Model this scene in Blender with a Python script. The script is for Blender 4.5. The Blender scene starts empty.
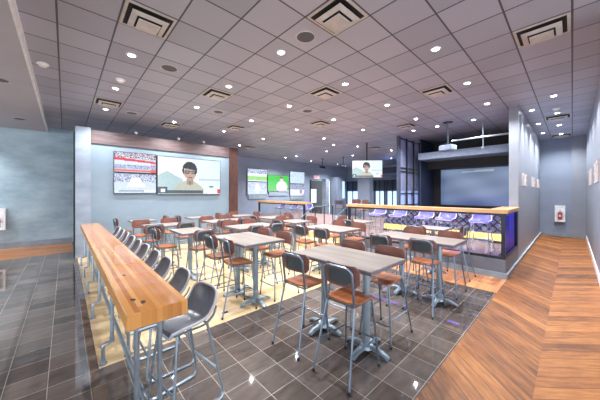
import bpy, bmesh, math, random
from mathutils import Vector, Matrix, Quaternion
random.seed(5)
C = bpy.context.scene.collection
PI = math.pi
CZ = 4.30          # ceiling height
GX, GY, GT = 0.54, 0.0, 0.62   # ceiling grid origin and pitch

# ------------------------------------------------------------------ materials
def srgb(r, g, b):
    f = lambda c: (c/12.92 if c <= .04045 else ((c+.055)/1.055)**2.4)
    return (f(r/255), f(g/255), f(b/255), 1)

class NT:
    def __init__(s, name):
        s.m = bpy.data.materials.new(name); s.m.use_nodes = True
        s.t = s.m.node_tree; s.n = s.t.nodes; s.b = s.n['Principled BSDF']; s.out = s.n['Material Output']
    def new(s, k, **kw):
        n = s.n.new(k)
        for a, v in kw.items(): setattr(n, a, v)
        return n
    def put(s, sock, v):
        if isinstance(v, bpy.types.NodeSocket): s.t.links.new(v, sock)
        else: sock.default_value = v
    def math(s, op, a, b=0.0, c=0.0):
        n = s.new('ShaderNodeMath', operation=op)
        for i, v in enumerate((a, b, c)): s.put(n.inputs[i], v)
        return n.outputs[0]
    def xyz(s):
        tc = s.new('ShaderNodeTexCoord'); sp = s.new('ShaderNodeSeparateXYZ')
        s.t.links.new(tc.outputs['Object'], sp.inputs[0]); return sp.outputs
    def comb(s, x, y, z):
        n = s.new('ShaderNodeCombineXYZ')
        for i, v in enumerate((x, y, z)): s.put(n.inputs[i], v)
        return n.outputs[0]
    def noise(s, vec, scale=1.0, detail=3.0, rough=.55):
        n = s.new('ShaderNodeTexNoise'); s.put(n.inputs['Vector'], vec)
        n.inputs['Scale'].default_value = scale; n.inputs['Detail'].default_value = detail; n.inputs['Roughness'].default_value = rough
        return n.outputs['Fac']
    def white(s, vec):
        n = s.new('ShaderNodeTexWhiteNoise', noise_dimensions='3D'); s.put(n.inputs['Vector'], vec); return n.outputs['Value']
    def ramp(s, fac, stops):
        n = s.new('ShaderNodeValToRGB'); s.put(n.inputs['Fac'], fac); e = n.color_ramp.elements
        while len(e) < len(stops): e.new(.5)
        for el, (p, c) in zip(e, stops): el.position = p; el.color = c
        return n.outputs['Color']
    def mix(s, fac, a, b):
        n = s.new('ShaderNodeMix', data_type='RGBA')
        s.put(n.inputs['Factor'], fac); s.put(n.inputs[6], a); s.put(n.inputs[7], b); return n.outputs[2]
    def bump(s, h, strength=.2, dist=.01):
        n = s.new('ShaderNodeBump'); n.inputs['Strength'].default_value = strength; n.inputs['Distance'].default_value = dist
        s.put(n.inputs['Height'], h); s.put(s.b.inputs['Normal'], n.outputs[0])
    def set(s, col=None, rough=None, metal=None, spec=None, coat=None):
        if col is not None: s.put(s.b.inputs['Base Color'], col)
        if rough is not None: s.put(s.b.inputs['Roughness'], rough)
        if metal is not None: s.b.inputs['Metallic'].default_value = metal
        if spec is not None: s.b.inputs['Specular IOR Level'].default_value = spec
        if coat is not None: s.b.inputs['Coat Weight'].default_value = coat
        return s.m

def plain(name, rgb, rough=.5, metal=0, var=.12, scale=6, spec=.5):
    """base colour with a little real mottling"""
    t = NT(name); tc = t.new('ShaderNodeTexCoord')
    f = t.noise(tc.outputs['Object'], scale, 4)
    c = srgb(*rgb); d = tuple(v*(1-var) for v in c[:3])+(1,); l = tuple(min(1, v*(1+var)) for v in c[:3])+(1,)
    return t.set(t.ramp(f, [(.3, d), (.7, l)]), rough, metal, spec)

def emit(name, rgb, strength):
    t = NT(name); t.set(srgb(*rgb), .5)
    t.b.inputs['Emission Color'].default_value = srgb(*rgb); t.b.inputs['Emission Strength'].default_value = strength
    return t.m

def wood_mat(name, c1, c2, axis='x', scale=8, stretch=10, rough=.4, coat=0):
    t = NT(name); o = t.xyz()
    k = {'x': (1/stretch, 1, 1), 'y': (1, 1/stretch, 1), 'z': (1, 1, 1/stretch)}[axis]
    v = t.comb(t.math('MULTIPLY', o[0], k[0]), t.math('MULTIPLY', o[1], k[1]), t.math('MULTIPLY', o[2], k[2]))
    f = t.noise(v, scale*4, 5, .6)
    return t.set(t.ramp(f, [(.3, srgb(*c1)), (.7, srgb(*c2))]), rough, coat=coat)

def tile_floor():
    t = NT('dark_tile'); o = t.xyz(); s = .31
    u = t.math('DIVIDE', t.math('SUBTRACT', o[0], .31-.125), s); v = t.math('DIVIDE', t.math('SUBTRACT', o[1], .07), s)
    fu = t.math('FRACT', u); fv = t.math('FRACT', v)
    e = t.math('MINIMUM', t.math('MINIMUM', fu, t.math('SUBTRACT', 1, fu)), t.math('MINIMUM', fv, t.math('SUBTRACT', 1, fv)))
    g = t.math('LESS_THAN', e, .009)
    cell = t.comb(t.math('FLOOR', u), t.math('FLOOR', v), 0)
    w = t.white(cell)
    n = t.noise(t.comb(o[0], t.math('MULTIPLY', o[1], 3), w), 5, 5, .65)
    f = t.math('ADD', t.math('MULTIPLY', w, .4), t.math('MULTIPLY', n, .6))
    col = t.ramp(f, [(.25, srgb(74, 67, 63)), (.75, srgb(114, 104, 98))])
    t.put(t.b.inputs['Base Color'], t.mix(g, col, srgb(150, 141, 133)))
    t.put(t.b.inputs['Roughness'], t.math('ADD', t.math('MULTIPLY', g, .35), t.math('ADD', .012, t.math('MULTIPLY', n, .03))))
    t.set(spec=.8)
    return t.m

def chevron_floor():
    t = NT('chevron_planks'); o = t.xyz()
    a = t.math('ABSOLUTE', t.math('SUBTRACT', o[1], .25)); side = t.math('GREATER_THAN', o[1], .25)
    s = t.math('SUBTRACT', o[0], a); al = t.math('ADD', o[0], a)
    p = t.math('DIVIDE', s, .21); w = t.white(t.comb(t.math('FLOOR', p), side, 3))
    f = t.math('FRACT', p); e = t.math('MINIMUM', f, t.math('SUBTRACT', 1, f))
    seam = t.math('LESS_THAN', e, .02)
    n = t.noise(t.comb(t.math('MULTIPLY', s, 9), t.math('MULTIPLY', al, 1.1), t.math('MULTIPLY', w, 20)), 2.2, 5, .65)
    k = t.math('ADD', t.math('MULTIPLY', w, .28), t.math('MULTIPLY', n, .8))
    col = t.ramp(k, [(.3, srgb(88, 52, 27)), (.52, srgb(136, 84, 43)), (.78, srgb(176, 116, 60))])
    t.set(t.mix(seam, col, srgb(64, 40, 26)), .48, spec=.25)
    return t.m

def plank_floor(name, cs, wid, leng, rough, ax=0):
    t = NT(name); o = t.xyz()
    a, b = (o[0], o[1]) if ax == 0 else (o[1], o[0])      # planks run along a
    r = t.math('FLOOR', t.math('DIVIDE', b, wid)); off = t.white(t.comb(r, 0, 7))
    u = t.math('ADD', t.math('DIVIDE', a, leng), off); fb = t.math('FRACT', t.math('DIVIDE', b, wid)); fu = t.math('FRACT', u)
    w = t.white(t.comb(r, t.math('FLOOR', u), 1))
    seam = t.math('MAXIMUM', t.math('LESS_THAN', fb, .03), t.math('LESS_THAN', fu, .006))
    n = t.noise(t.comb(t.math('MULTIPLY', a, .9), t.math('MULTIPLY', b, 10), t.math('MULTIPLY', w, 9)), 2.5, 5, .6)
    k = t.math('ADD', t.math('MULTIPLY', w, .35), t.math('MULTIPLY', n, .7))
    col = t.ramp(k, [(.25, srgb(*cs[0])), (.55, srgb(*cs[1])), (.85, srgb(*cs[2]))])
    t.set(t.mix(t.math('MULTIPLY', seam, .6), col, srgb(*cs[3])), rough)
    return t.m

def ceiling_mat():
    t = NT('ceiling_tile'); o = t.xyz()
    u = t.math('DIVIDE', t.math('SUBTRACT', o[0], GX), GT); v = t.math('DIVIDE', t.math('SUBTRACT', o[1], GY), GT)
    fu = t.math('FRACT', u); fv = t.math('FRACT', v)
    e = t.math('MINIMUM', t.math('MINIMUM', fu, t.math('SUBTRACT', 1, fu)), t.math('MINIMUM', fv, t.math('SUBTRACT', 1, fv)))
    g = t.math('LESS_THAN', e, .018)
    w = t.white(t.comb(t.math('FLOOR', u), t.math('FLOOR', v), 0))
    n = t.noise(t.comb(o[0], o[1], o[2]), 90, 3)
    k = t.math('ADD', t.math('MULTIPLY', w, .5), t.math('MULTIPLY', n, .5))
    col = t.ramp(k, [(.2, srgb(156, 160, 178)), (.8, srgb(178, 182, 200))])
    t.set(t.mix(g, col, srgb(70, 68, 76)), .42, spec=.5)
    return t.m

def concrete(name, c1, c2, scale=1.2, rough=.5):
    t = NT(name); o = t.xyz()
    n = t.noise(t.comb(o[0], o[1], t.math('MULTIPLY', o[2], 2.2)), scale, 6, .6)
    return t.set(t.ramp(n, [(.3, srgb(*c1)), (.7, srgb(*c2))]), rough)

def butcher(name='butcher_block', rough=.15, coat=.5):
    t = NT(name); o = t.xyz(); wid = .034
    r = t.math('FLOOR', t.math('DIVIDE', t.math('ADD', o[0], .0133), wid)); off = t.white(t.comb(r, 0, 2))
    u = t.math('ADD', t.math('DIVIDE', o[1], 2.6), off)
    w = t.white(t.comb(r, t.math('FLOOR', u), 5))
    n = t.noise(t.comb(t.math('MULTIPLY', o[0], 14), t.math('MULTIPLY', o[1], .8), t.math('ADD', o[2], t.math('MULTIPLY', w, 9))), 3, 5, .6)
    k = t.math('ADD', t.math('MULTIPLY', w, .7), t.math('MULTIPLY', n, .32))
    t.set(t.ramp(k, [(.15, srgb(168, 102, 44)), (.5, srgb(198, 134, 64)), (.9, srgb(216, 162, 92))]), rough, coat=coat)
    return t.m

def glass_mat(name, tint=(255, 255, 255), f=.12):
    t = NT(name); t.n.remove(t.b)
    tr = t.new('ShaderNodeBsdfTransparent'); gl = t.new('ShaderNodeBsdfGlossy'); mx = t.new('ShaderNodeMixShader')
    tr.inputs[0].default_value = srgb(*tint); gl.inputs['Roughness'].default_value = .03; mx.inputs[0].default_value = f
    t.t.links.new(tr.outputs[0], mx.inputs[1]); t.t.links.new(gl.outputs[0], mx.inputs[2]); t.t.links.new(mx.outputs[0], t.out.inputs[0])
    return t.m

def frost_mat():
    t = NT('frosted_pane'); tr = t.new('ShaderNodeBsdfTransparent'); mx = t.new('ShaderNodeMixShader')
    t.set(srgb(206, 212, 240), .3); tr.inputs[0].default_value = srgb(225, 228, 250); mx.inputs[0].default_value = .3
    t.t.links.new(tr.outputs[0], mx.inputs[1]); t.t.links.new(t.b.outputs[0], mx.inputs[2]); t.t.links.new(mx.outputs[0], t.out.inputs[0])
    return t.m

def picture_mat(strength):
    t = NT('lit_picture'); a = t.new('ShaderNodeAttribute', attribute_name='Col')
    t.set(srgb(8, 8, 10), .2)
    t.put(t.b.inputs['Emission Color'], a.outputs['Color']); t.b.inputs['Emission Strength'].default_value = strength
    return t.m

M = dict(
    tile=tile_floor(), chevron=chevron_floor(), ceiling=ceiling_mat(), butcher=butcher(), butcher_side=butcher('butcher_block_side', .6, 0),
    pale=plank_floor('pale_planks', ((196, 166, 120), (222, 194, 150), (236, 212, 172), (160, 130, 90)), .18, 1.3, .3),
    stripwood=plank_floor('strip_planks', ((150, 92, 52), (196, 132, 82), (222, 164, 112), (96, 62, 40)), .15, 1.2, .35),
    carpet=plain('platform_carpet', (122, 100, 98), .8, var=.35, scale=14),
    blue_wall=concrete('blue_grey_paint', (116, 133, 147), (128, 145, 158), .8, .45),
    conc=concrete('blue_grey_concrete', (128, 154, 170), (182, 204, 214), .9, .4),
    colconc=concrete('pale_concrete', (120, 131, 147), (150, 160, 174), 1.5, .4),
    grey_wall=concrete('grey_paint', (136, 142, 154), (146, 152, 164), .8, .4),
    far_wall=concrete('far_grey_paint', (134, 146, 166), (146, 158, 178), .8, .5),
    navy=plain('navy_paint', (44, 54, 80), .5), black=plain('black_paint', (14, 14, 17), .6), stageblue=plain('stage_fascia', (140, 156, 182), .5),
    white=plain('white_paint', (240, 241, 244), .4), soffit=plain('soffit_paint', (182, 182, 192), .5, var=.05, scale=2), base=plain('baseboard_paint', (138, 152, 164), .4),
    rust=wood_mat('rust_wood', (46, 28, 24), (88, 52, 42), 'z', 6, 6, .5), band=wood_mat('band_wood', (68, 56, 60), (108, 90, 90), 'x', 3, 6, .5),
    steel=plain('grey_steel_tube', (112, 126, 142), .32, .75, .08), pipe=plain('galvanised_pipe', (150, 164, 176), .3, .7, .12, 20),
    cast=plain('cast_iron_grey', (134, 150, 162), .38, .5, .08), darksteel=plain('dark_steel', (44, 48, 58), .4, .5),
    seat=wood_mat('seat_plywood', (128, 70, 40), (180, 110, 66), 'y', 4, 8, .3, .3),
    backwood=wood_mat('back_plywood', (92, 56, 50), (132, 88, 78), 'x', 4, 8, .35),
    pad=plain('back_plate', (52, 62, 66), .45),
    top=wood_mat('table_laminate', (114, 105, 100), (156, 146, 138), 'y', 2.2, 9, .28), edge=plain('table_edge', (104, 101, 112), .4),
    leather=plain('grey_leather', (84, 88, 98), .3, var=.22, scale=9), piping=plain('grey_piping', (178, 180, 188), .5),
    vinyl=plain('violet_lit_vinyl', (84, 84, 146), .4, var=.06), fabric=plain('speaker_mesh', (92, 92, 100), .7),  # violet light mixed into the colour of the pale stool seats
    rail=wood_mat('rail_timber', (172, 124, 78), (204, 164, 120), 'y', 4, 10, .3), glass=glass_mat('clear_glass'), sheer=frost_mat(),
    vent=plain('vent_white', (196, 192, 190), .45), dark=plain('vent_throat', (22, 21, 24), .7), rubber=plain('black_rubber', (24, 24, 26), .6), bezel=plain('black_bezel', (16, 17, 20), .3),
    divpaint=plain('divider_paint', (104, 110, 122), .5, var=.04), gridpost=plain('grid_post', (70, 78, 98), .4), violetlitglass=glass_mat('violet_lit_glass', (190, 184, 255), .1), backing=plain('lattice_backing', (112, 122, 168), .5),  # violet glow put into the tint of the return glass
    lamp=emit('lamp_lens', (255, 252, 248), 16), violet=emit('violet_led', (120, 90, 255), 2.5), amber=emit('amber_led', (255, 214, 110), .42),
    picture=picture_mat(.45), proj=picture_mat(.2), daylight=emit('daylit_window', (180, 212, 250), .5), red=plain('red_enamel', (190, 40, 50), .3), exitred=emit('exit_red', (255, 90, 90), .6),
    knot=plain('dark_knot', (20, 12, 8), .9), glow=plain('pale_letters', (222, 205, 196), .4),  # the letters are plain pale paint without emission
)

# ------------------------------------------------------------------ geometry helpers
def box(bm, x0, x1, y0, y1, z0, z1):
    vs = [bm.verts.new((x, y, z)) for x in (x0, x1) for y in (y0, y1) for z in (z0, z1)]
    for f in ((0, 1, 3, 2), (4, 6, 7, 5), (0, 4, 5, 1), (2, 3, 7, 6), (0, 2, 6, 4), (1, 5, 7, 3)): bm.faces.new([vs[i] for i in f])
    return vs

def bbox(x0, x1, y0, y1, z0, z1, bev=0, seg=2):
    bm = bmesh.new(); box(bm, x0, x1, y0, y1, z0, z1)
    if bev: bmesh.ops.bevel(bm, geom=bm.edges[:], offset=bev, segments=seg, profile=.6, affect='EDGES')
    return bm

def fillet(pts, r, n=5, closed=False):
    pts = [Vector(p) for p in pts]; out = []; N = len(pts)
    for i, p in enumerate(pts):
        if not closed and i in (0, N-1): out.append(p); continue
        a = pts[i-1]-p; b = pts[(i+1) % N]-p; la, lb = a.length, b.length
        k = min(r, la*.45, lb*.45); A = p+a.normalized()*k; B = p+b.normalized()*k
        for j in range(n+1):
            t = j/n; out.append((1-t)**2*A+2*t*(1-t)*p+t*t*B)
    return out

def tube(bm, pts, r, seg=8, closed=False, radii=None):
    pts = [Vector(p) for p in pts]; N = len(pts); rings = []
    T = []
    for i in range(N):
        if closed: d = pts[(i+1) % N]-pts[i-1]
        else: d = pts[min(i+1, N-1)]-pts[max(i-1, 0)]
        T.append(d.normalized())
    ref = Vector((0, 0, 1)) if abs(T[0].z) < .9 else Vector((1, 0, 0))
    nrm = (ref-T[0]*ref.dot(T[0])).normalized()
    for i in range(N):
        if i: nrm = (T[i-1].rotation_difference(T[i]) @ nrm); nrm = (nrm-T[i]*nrm.dot(T[i])).normalized()
        bi = T[i].cross(nrm); rr = radii[i] if radii else r
        rings.append([bm.verts.new(pts[i]+(nrm*math.cos(2*PI*k/seg)+bi*math.sin(2*PI*k/seg))*rr) for k in range(seg)])
    for i in range(N if closed else N-1):
        a, b = rings[i], rings[(i+1) % N]
        for k in range(seg): bm.faces.new((a[k], a[(k+1) % seg], b[(k+1) % seg], b[k]))
    if not closed: bm.faces.new(rings[0][::-1]); bm.faces.new(rings[-1])

def tb(pts, r, seg=8, fil=0, closed=False, n=5):
    bm = bmesh.new(); tube(bm, fillet(pts, fil, n, closed) if fil else pts, r, seg, closed); return bm

def lathe(bm, prof, seg=24, c=(0, 0, 0)):
    rings = []
    for r, z in prof:
        rings.append([bm.verts.new((c[0]+r*math.cos(2*PI*k/seg), c[1]+r*math.sin(2*PI*k/seg), c[2]+z)) for k in range(seg)] if r > 1e-6 else [bm.verts.new((c[0], c[1], c[2]+z))])
    for a, b in zip(rings, rings[1:]):
        for k in range(seg):
            k2 = (k+1) % seg
            if len(a) == 1 and len(b) > 1: bm.faces.new((a[0], b[k2], b[k]))
            elif len(b) == 1 and len(a) > 1: bm.faces.new((a[k], a[k2], b[0]))
            elif len(a) > 1: bm.faces.new((a[k], a[k2], b[k2], b[k]))
def lt(prof, seg=24, c=(0, 0, 0)):
    bm = bmesh.new(); lathe(bm, prof, seg, c); return bm

def obj(name, bm, mat, parent=None, smooth=True):
    bmesh.ops.recalc_face_normals(bm, faces=bm.faces[:])
    me = bpy.data.meshes.new(name); bm.to_mesh(me); bm.free()
    if smooth:
        for p in me.polygons: p.use_smooth = True
        me.set_sharp_from_angle(angle=math.radians(38))
    me.materials.append(mat)
    o = bpy.data.objects.new(name, me); C.objects.link(o)
    if parent: o.parent = parent
    return o

def tag(o, label, cat, group=None):
    o['label'] = label; o['category'] = cat
    if group: o['group'] = group
    return o
def thing(name, label, cat, loc=(0, 0, 0), rz=0, group=None):
    o = bpy.data.objects.new(name, None); C.objects.link(o); o.location = loc; o.rotation_euler = (0, 0, rz); o.empty_display_size = .1
    return tag(o, label, cat, group)
def struct(name, bm, mat, smooth=False):
    o = obj(name, bm, mat, None, smooth); o['kind'] = 'structure'; return o
kids = {}
def dup(root, loc, rz, label, group=None, mats=None):
    def cp(o, parent):
        c = o.copy(); C.objects.link(c)
        if parent: c.parent = parent
        for ch in list(o.children): cp(ch, c)
        return c
    r = cp(root, None); r.location = loc; r.rotation_euler = (0, 0, rz); r['label'] = label
    if group: r['group'] = group
    return r

# ------------------------------------------------------------------ the shell
struct('floor', bbox(-16, 21, -9, 19, -.2, 0), M['tile'])
struct('floor_pale_planks', bbox(.27, 6.0, 3.48, 9.85, .0005, .004), M['pale'])
struct('floor_chevron', bbox(-6, 15.9, -.4, .98, .0005, .005), M['chevron'])
struct('floor_wood_border', bbox(6.0, 7.1, .98, 9.85, .0005, .005), M['stripwood'])
struct('floor_wood_strip', bbox(-14, .2, 10.95, 13.1, .0005, .004), M['stripwood'])
struct('ceiling', bbox(-16, 21, -9, 19, CZ, CZ+.2), M['ceiling'])
struct('ceiling_soffit', bbox(-16, -.48, -9, 13.1, CZ-.17, CZ-.001), M['soffit'])
struct('trim_soffit', bbox(-.485, -.45, -9, 13.1, CZ-.175, CZ-.001), M['white'])
struct('wall_entry', bbox(-16, .35, 13.1, 13.3, 0, CZ), M['conc'])
struct('baseboard_entry', bbox(-14, .2, 13.07, 13.1, 0, .2), M['base'])
# free-standing wall that carries the screens
struct('wall_screen', bbox(.57, 5.12, 9.95, 10.25, 0, 3.82), M['blue_wall'])
struct('trim_screen_wall_band', bbox(.58, 5.12, 9.9, 9.95, 3.42, 3.82), M['band'])
struct('column_pale', bbox(.22, .57, 9.83, 10.4, 0, 3.86), M['colconc'])
struct('trim_column_edge', bbox(.19, .219, 9.85, 10.4, 0, 3.7), M['black'])
struct('column_rust', bbox(5.12, 5.48, 9.85, 10.3, 0, 3.82), M['rust'])
struct('baseboard_screen', bbox(.58, 5.1, 9.91, 9.95, .004, .14), M['base'])
# far wall with a wide opening
fw = bmesh.new(); box(fw, .2, 14.9, 14.8, 15.0, 0, CZ); box(fw, 17.6, 21, 14.8, 15.0, 0, CZ); box(fw, 14.9, 17.6, 14.8, 15.0, 2.95, CZ)
struct('wall_far', fw, M['far_wall'])
struct('trim_opening', bbox(14.86, 14.96, 14.75, 14.8, 0, 3.0), M['darksteel'])
struct('column_opening', bbox(16.3, 16.75, 14.3, 14.72, 0, 3.1), M['colconc'])
struct('column_far', bbox(17.5, 18.3, 14.1, 14.75, 0, 3.3), M['far_wall'])
struct('wall_hall', bbox(12, 21, 18.4, 18.6, 0, CZ), M['black'])
w = struct('window_1', bbox(17.7, 19.4, 18.36, 18.4, .9, 2.3), M['daylight'])
struct('window_2', bbox(19.0, 19.5, 14.74, 14.79, 1.4, 3.0), M['daylight'])
# end wall of the lounge with tall windows
struct('wall_end', bbox(20.0, 20.2, 4.7, 15, 0, CZ), M['far_wall'])
struct('trim_window_header', bbox(19.9, 20.0, 5, 14.8, 2.1, 3.0), M['navy'])
for i, (a, b) in enumerate(((13.5, 14.7), (11.9, 12.6), (10.9, 11.7), (9.7, 10.6), (8.6, 9.5), (7.3, 8.4), (6.0, 7.1))):
    struct('window_%d' % (i+3), bbox(19.93, 19.99, a, b, .75, 2.05), M['daylight'])
    fr = bmesh.new()
    for y in (a-.06, (a+b)/2-.03, b): box(fr, 19.86, 19.93, y, y+.06, .6, 3.0)
    box(fr, 19.86, 19.93, a-.05, b+.05, .7, .76)
    struct('trim_%d' % (i+20), fr, M['black'])
struct('column_lounge', bbox(16, 16.5, 9.9, 10.9, 0, CZ), M['far_wall'])
struct('trim_lounge_soffit', bbox(15.6, 19.8, 5.2, 9.6, 3.2, 3.6), M['navy'])
# corridor
struct('wall_partition', bbox(9.05, 15.9, 1.0, 1.2, 0, CZ), M['grey_wall'])
struct('baseboard_partition', bbox(7.1, 15.9, .965, 1.0, .005, .12), M['base'])
struct('trim_partition', bbox(7.1, 15.9, .955, .966, .115, .135), M['white'])
struct('wall_corridor_end', bbox(15.9, 16.1, -.6, 1.2, 0, CZ), M['far_wall'])
struct('baseboard_corridor_end', bbox(15.87, 15.9, -.4, 1.0, .005, .15), M['base'])
struct('wall_corridor', bbox(5.2, 15.9, -.6, -.4, 0, CZ), M['grey_wall'])
struct('baseboard_corridor', bbox(5.2, 15.87, -.4, -.38, .005, .16), M['white'])
struct('wall_corridor_return', bbox(15.74, 15.899, -.4, .02, 0, CZ), M['grey_wall'])
# bowling bay
struct('floor_platform', bbox(7.22, 13.4, 1.2, 14.7, 0, .42), M['carpet'])
struct('wall_stage', bbox(13.2, 13.4, 1.2, 4.66, .42, CZ), M['black'])
struct('wall_stage_side', bbox(11.65, 13.2, 4.6, 4.66, .42, CZ), M['navy'])
struct('beam_stage', bbox(11.3, 12.3, 1.2, 4.58, 3.34, 3.62), M['stageblue'])
struct('trim_stage_valance', bbox(12.3, 13.2, 1.2, 4.59, 2.98, 3.5), M['black'])

# ------------------------------------------------------------------ half wall with glazing, twice
def divider(x, y0, y1, label, ret=None):
    """low wall + glazed drink rail along x; ret: x where a return along y0 ends"""
    wb = bmesh.new(); box(wb, x, x+.12, y0, y1, 0, .42)
    if ret: box(wb, x+.12, ret, y0, y0+.12, 0, .42)
    struct('wall_divider', wb, M['divpaint'])
    b = bmesh.new(); box(b, x-.03, x-.001, y0-.03, y1, 0, .13); struct('baseboard_divider', b, M['base'])
    t = thing('drink_rail_divider', label, 'divider', (x+.06, y0+.06, .42))
    r = bmesh.new(); L = y1-y0
    box(r, -.06, .34, -.1, L, 1.02, 1.1)
    if ret: box(r, .34, ret-x-.07, -.1, .28, 1.02, 1.1)
    bmesh.ops.remove_doubles(r, verts=r.verts[:], dist=1e-4)
    obj('rail_top', r, M['rail'], t, False)
    lo = bmesh.new(); box(lo, -.045, .045, -.06, L-.06, 0, .055)
    if ret: box(lo, .045, ret-x-.07, -.06, .03, 0, .055)
    obj('bottom_rail', lo, M['darksteel'], t, False)
    hi = bmesh.new(); box(hi, -.035, .035, -.05, L-.06, .975, 1.02)
    if ret: box(hi, .035, ret-x-.07, -.05, .02, .975, 1.02)
    obj('head_rail', hi, M['darksteel'], t, False)
    posts = [(0, -.015), (0, L-.1)]+([(ret-x-.1, -.015)] if ret else [])
    for px, py in posts: obj('post', bbox(px-.035, px+.035, py-.035, py+.035, .055, .975), M['darksteel'], t, False)
    n = 3; seg = (L-.2)/n
    for k in range(n): obj('glass_panel', bbox(-.006, .006, .03+k*seg, .03+(k+1)*seg-.012, .056, .974), M['glass'], t, False)
    if ret:
        obj('glass_panel', bbox(.04, ret-x-.14, -.021, -.009, .056, .974), M['violetlitglass'], t, False)
        wm = bmesh.new()
        for k in range(15): box(wm, .04, ret-x-.14, .006, .014, .1+k*.058, .108+k*.058)
        for k in range(4): box(wm, .2+k*.45, .212+k*.45, .006, .014, .06, .97)
        obj('wire_mesh', wm, M['pipe'], t, False)
    return t
divider(7.1, 1.0, 5.25, 'timber topped glazed divider around the platform with violet light under its rail', 9.05)
divider(7.1, 7.4, 10.75, 'second timber topped glazed divider between the steps and the three-screen wall')
led = bmesh.new(); box(led, 7.26, 7.32, 1.35, 5.1, 1.41, 1.422); tag(obj('violet_strip_light', led, M['violet']), 'violet strip light under the timber rail of the stool-lined divider', 'light')
led = bmesh.new(); box(led, 7.4, 8.9, 1.10, 1.16, 1.385, 1.394); tag(obj('violet_strip_light', led, M['violet']), 'short violet strip light under the return rail beside the corridor partition', 'light')
# bench back with wire lattice, lit along its foot
t = thing('lattice_screen', 'low dark lattice screen behind the violet-lit stools with amber glow at its foot', 'screen', (9.3, 3.25, .42))
g = bmesh.new(); nx, nz, pit = 34, 6, .11
vv = {}
for i in range(nx+1):
    for j in range(nz+1):
        if (i+j) % 2 == 0: vv[i, j] = g.verts.new((0, (i-nx/2)*pit, .3+j*pit))
for i in range(nx+1):
    for j in range(nz):
        for s in (-1, 1):
            if (i, j) in vv and (i+s, j+1) in vv:
                a, b = vv[i, j].co, vv[i+s, j+1].co; d = (b-a).normalized(); q = Vector((0, -d.z, d.y))*.017
                qa = [g.verts.new(p) for p in (a-q, a+q, b+q, b-q)]; g.faces.new(qa)
for k in list(vv.values()): g.verts.remove(k)
r = bmesh.ops.extrude_face_region(g, geom=g.faces[:]); bmesh.ops.translate(g, verts=[e for e in r['geom'] if isinstance(e, bmesh.types.BMVert)], vec=(.012, 0, 0))
obj('wire_lattice', g, M['black'], t, False)
obj('backing_panel', bbox(.05, .07, -1.87, 1.87, .28, .96), M['backing'], t, False)
obj('plinth', bbox(-.02, .2, -1.87, 1.87, 0, .06), M['darksteel'], t, False)
obj('glow_strip', bbox(.02, .06, -1.85, 1.85, .07, .27), M['amber'], t, False)

# steps and handrails in the gap
st = bmesh.new(); box(st, 6.6, 7.22, 5.4, 7.1, 0, .21); box(st, 6.9, 7.22, 5.4, 7.1, .21, .42)
struct('trim_steps', st, M['pale'])
for k, y in enumerate((5.48, 7.02)):
    t = thing('handrail', 'pale tubular handrail beside the platform steps at the ' + ('stool-lined divider' if k == 0 else 'second divider'), 'handrail', (6.6, y, 0))
    obj('rail', tb([(-.2, 0, .8), (.0, 0, .98), (.7, 0, 1.36), (1.9, 0, 1.36)], .018, 8, .1), M['steel'], t)
    for x, z0, z1 in ((.03, .21, .99), (.75, .42, 1.34), (1.3, .42, 1.34), (1.85, .42, 1.34)): obj('post', tb([(x, 0, z0), (x, 0, z1)], .02), M['darksteel'], t)

# ------------------------------------------------------------------ bar chair
def panel(bm, w, z0, z1, thick, curve, y, r=.05, n=10, ym=0):
    """rounded rectangular back panel bent forward at its ends"""
    h = z1-z0; pts = []
    for cx, cz, a0 in ((w/2-r, h-r, 0), (-w/2+r, h-r, 90), (-w/2+r, r, 180), (w/2-r, r, 270)):
        for k in range(5): a = math.radians(a0+k*22.5); pts.append((cx+r*math.cos(a), cz+r*math.sin(a)))
    # slice horizontally into columns so that the bend is smooth
    cols = [(-w/2)+w*i/n for i in range(n+1)]
    def zr(x):
        dx = max(0, abs(x)-(w/2-r)); d = r-math.sqrt(max(0, r*r-dx*dx)); return z0+d, z1-d
    F, B = [], []
    for x in cols:
        a, b = zr(x*.9995); yy = y+curve*(2*x/w)**2
        F.append((bm.verts.new((x, yy+thick, a)), bm.verts.new((x, yy+thick, b)))); B.append((bm.verts.new((x, yy, a)), bm.verts.new((x, yy, b))))
    for i in range(n):
        bm.faces.new((F[i][0], F[i+1][0], F[i+1][1], F[i][1])); bm.faces.new((B[i][0], B[i][1], B[i+1][1], B[i+1][0]))
        bm.faces.new((F[i][1], F[i+1][1], B[i+1][1], B[i][1])); bm.faces.new((F[i][0], B[i][0], B[i+1][0], F[i+1][0]))
    for i in (0, n): bm.faces.new((F[i][0], F[i][1], B[i][1], B[i][0]))

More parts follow.
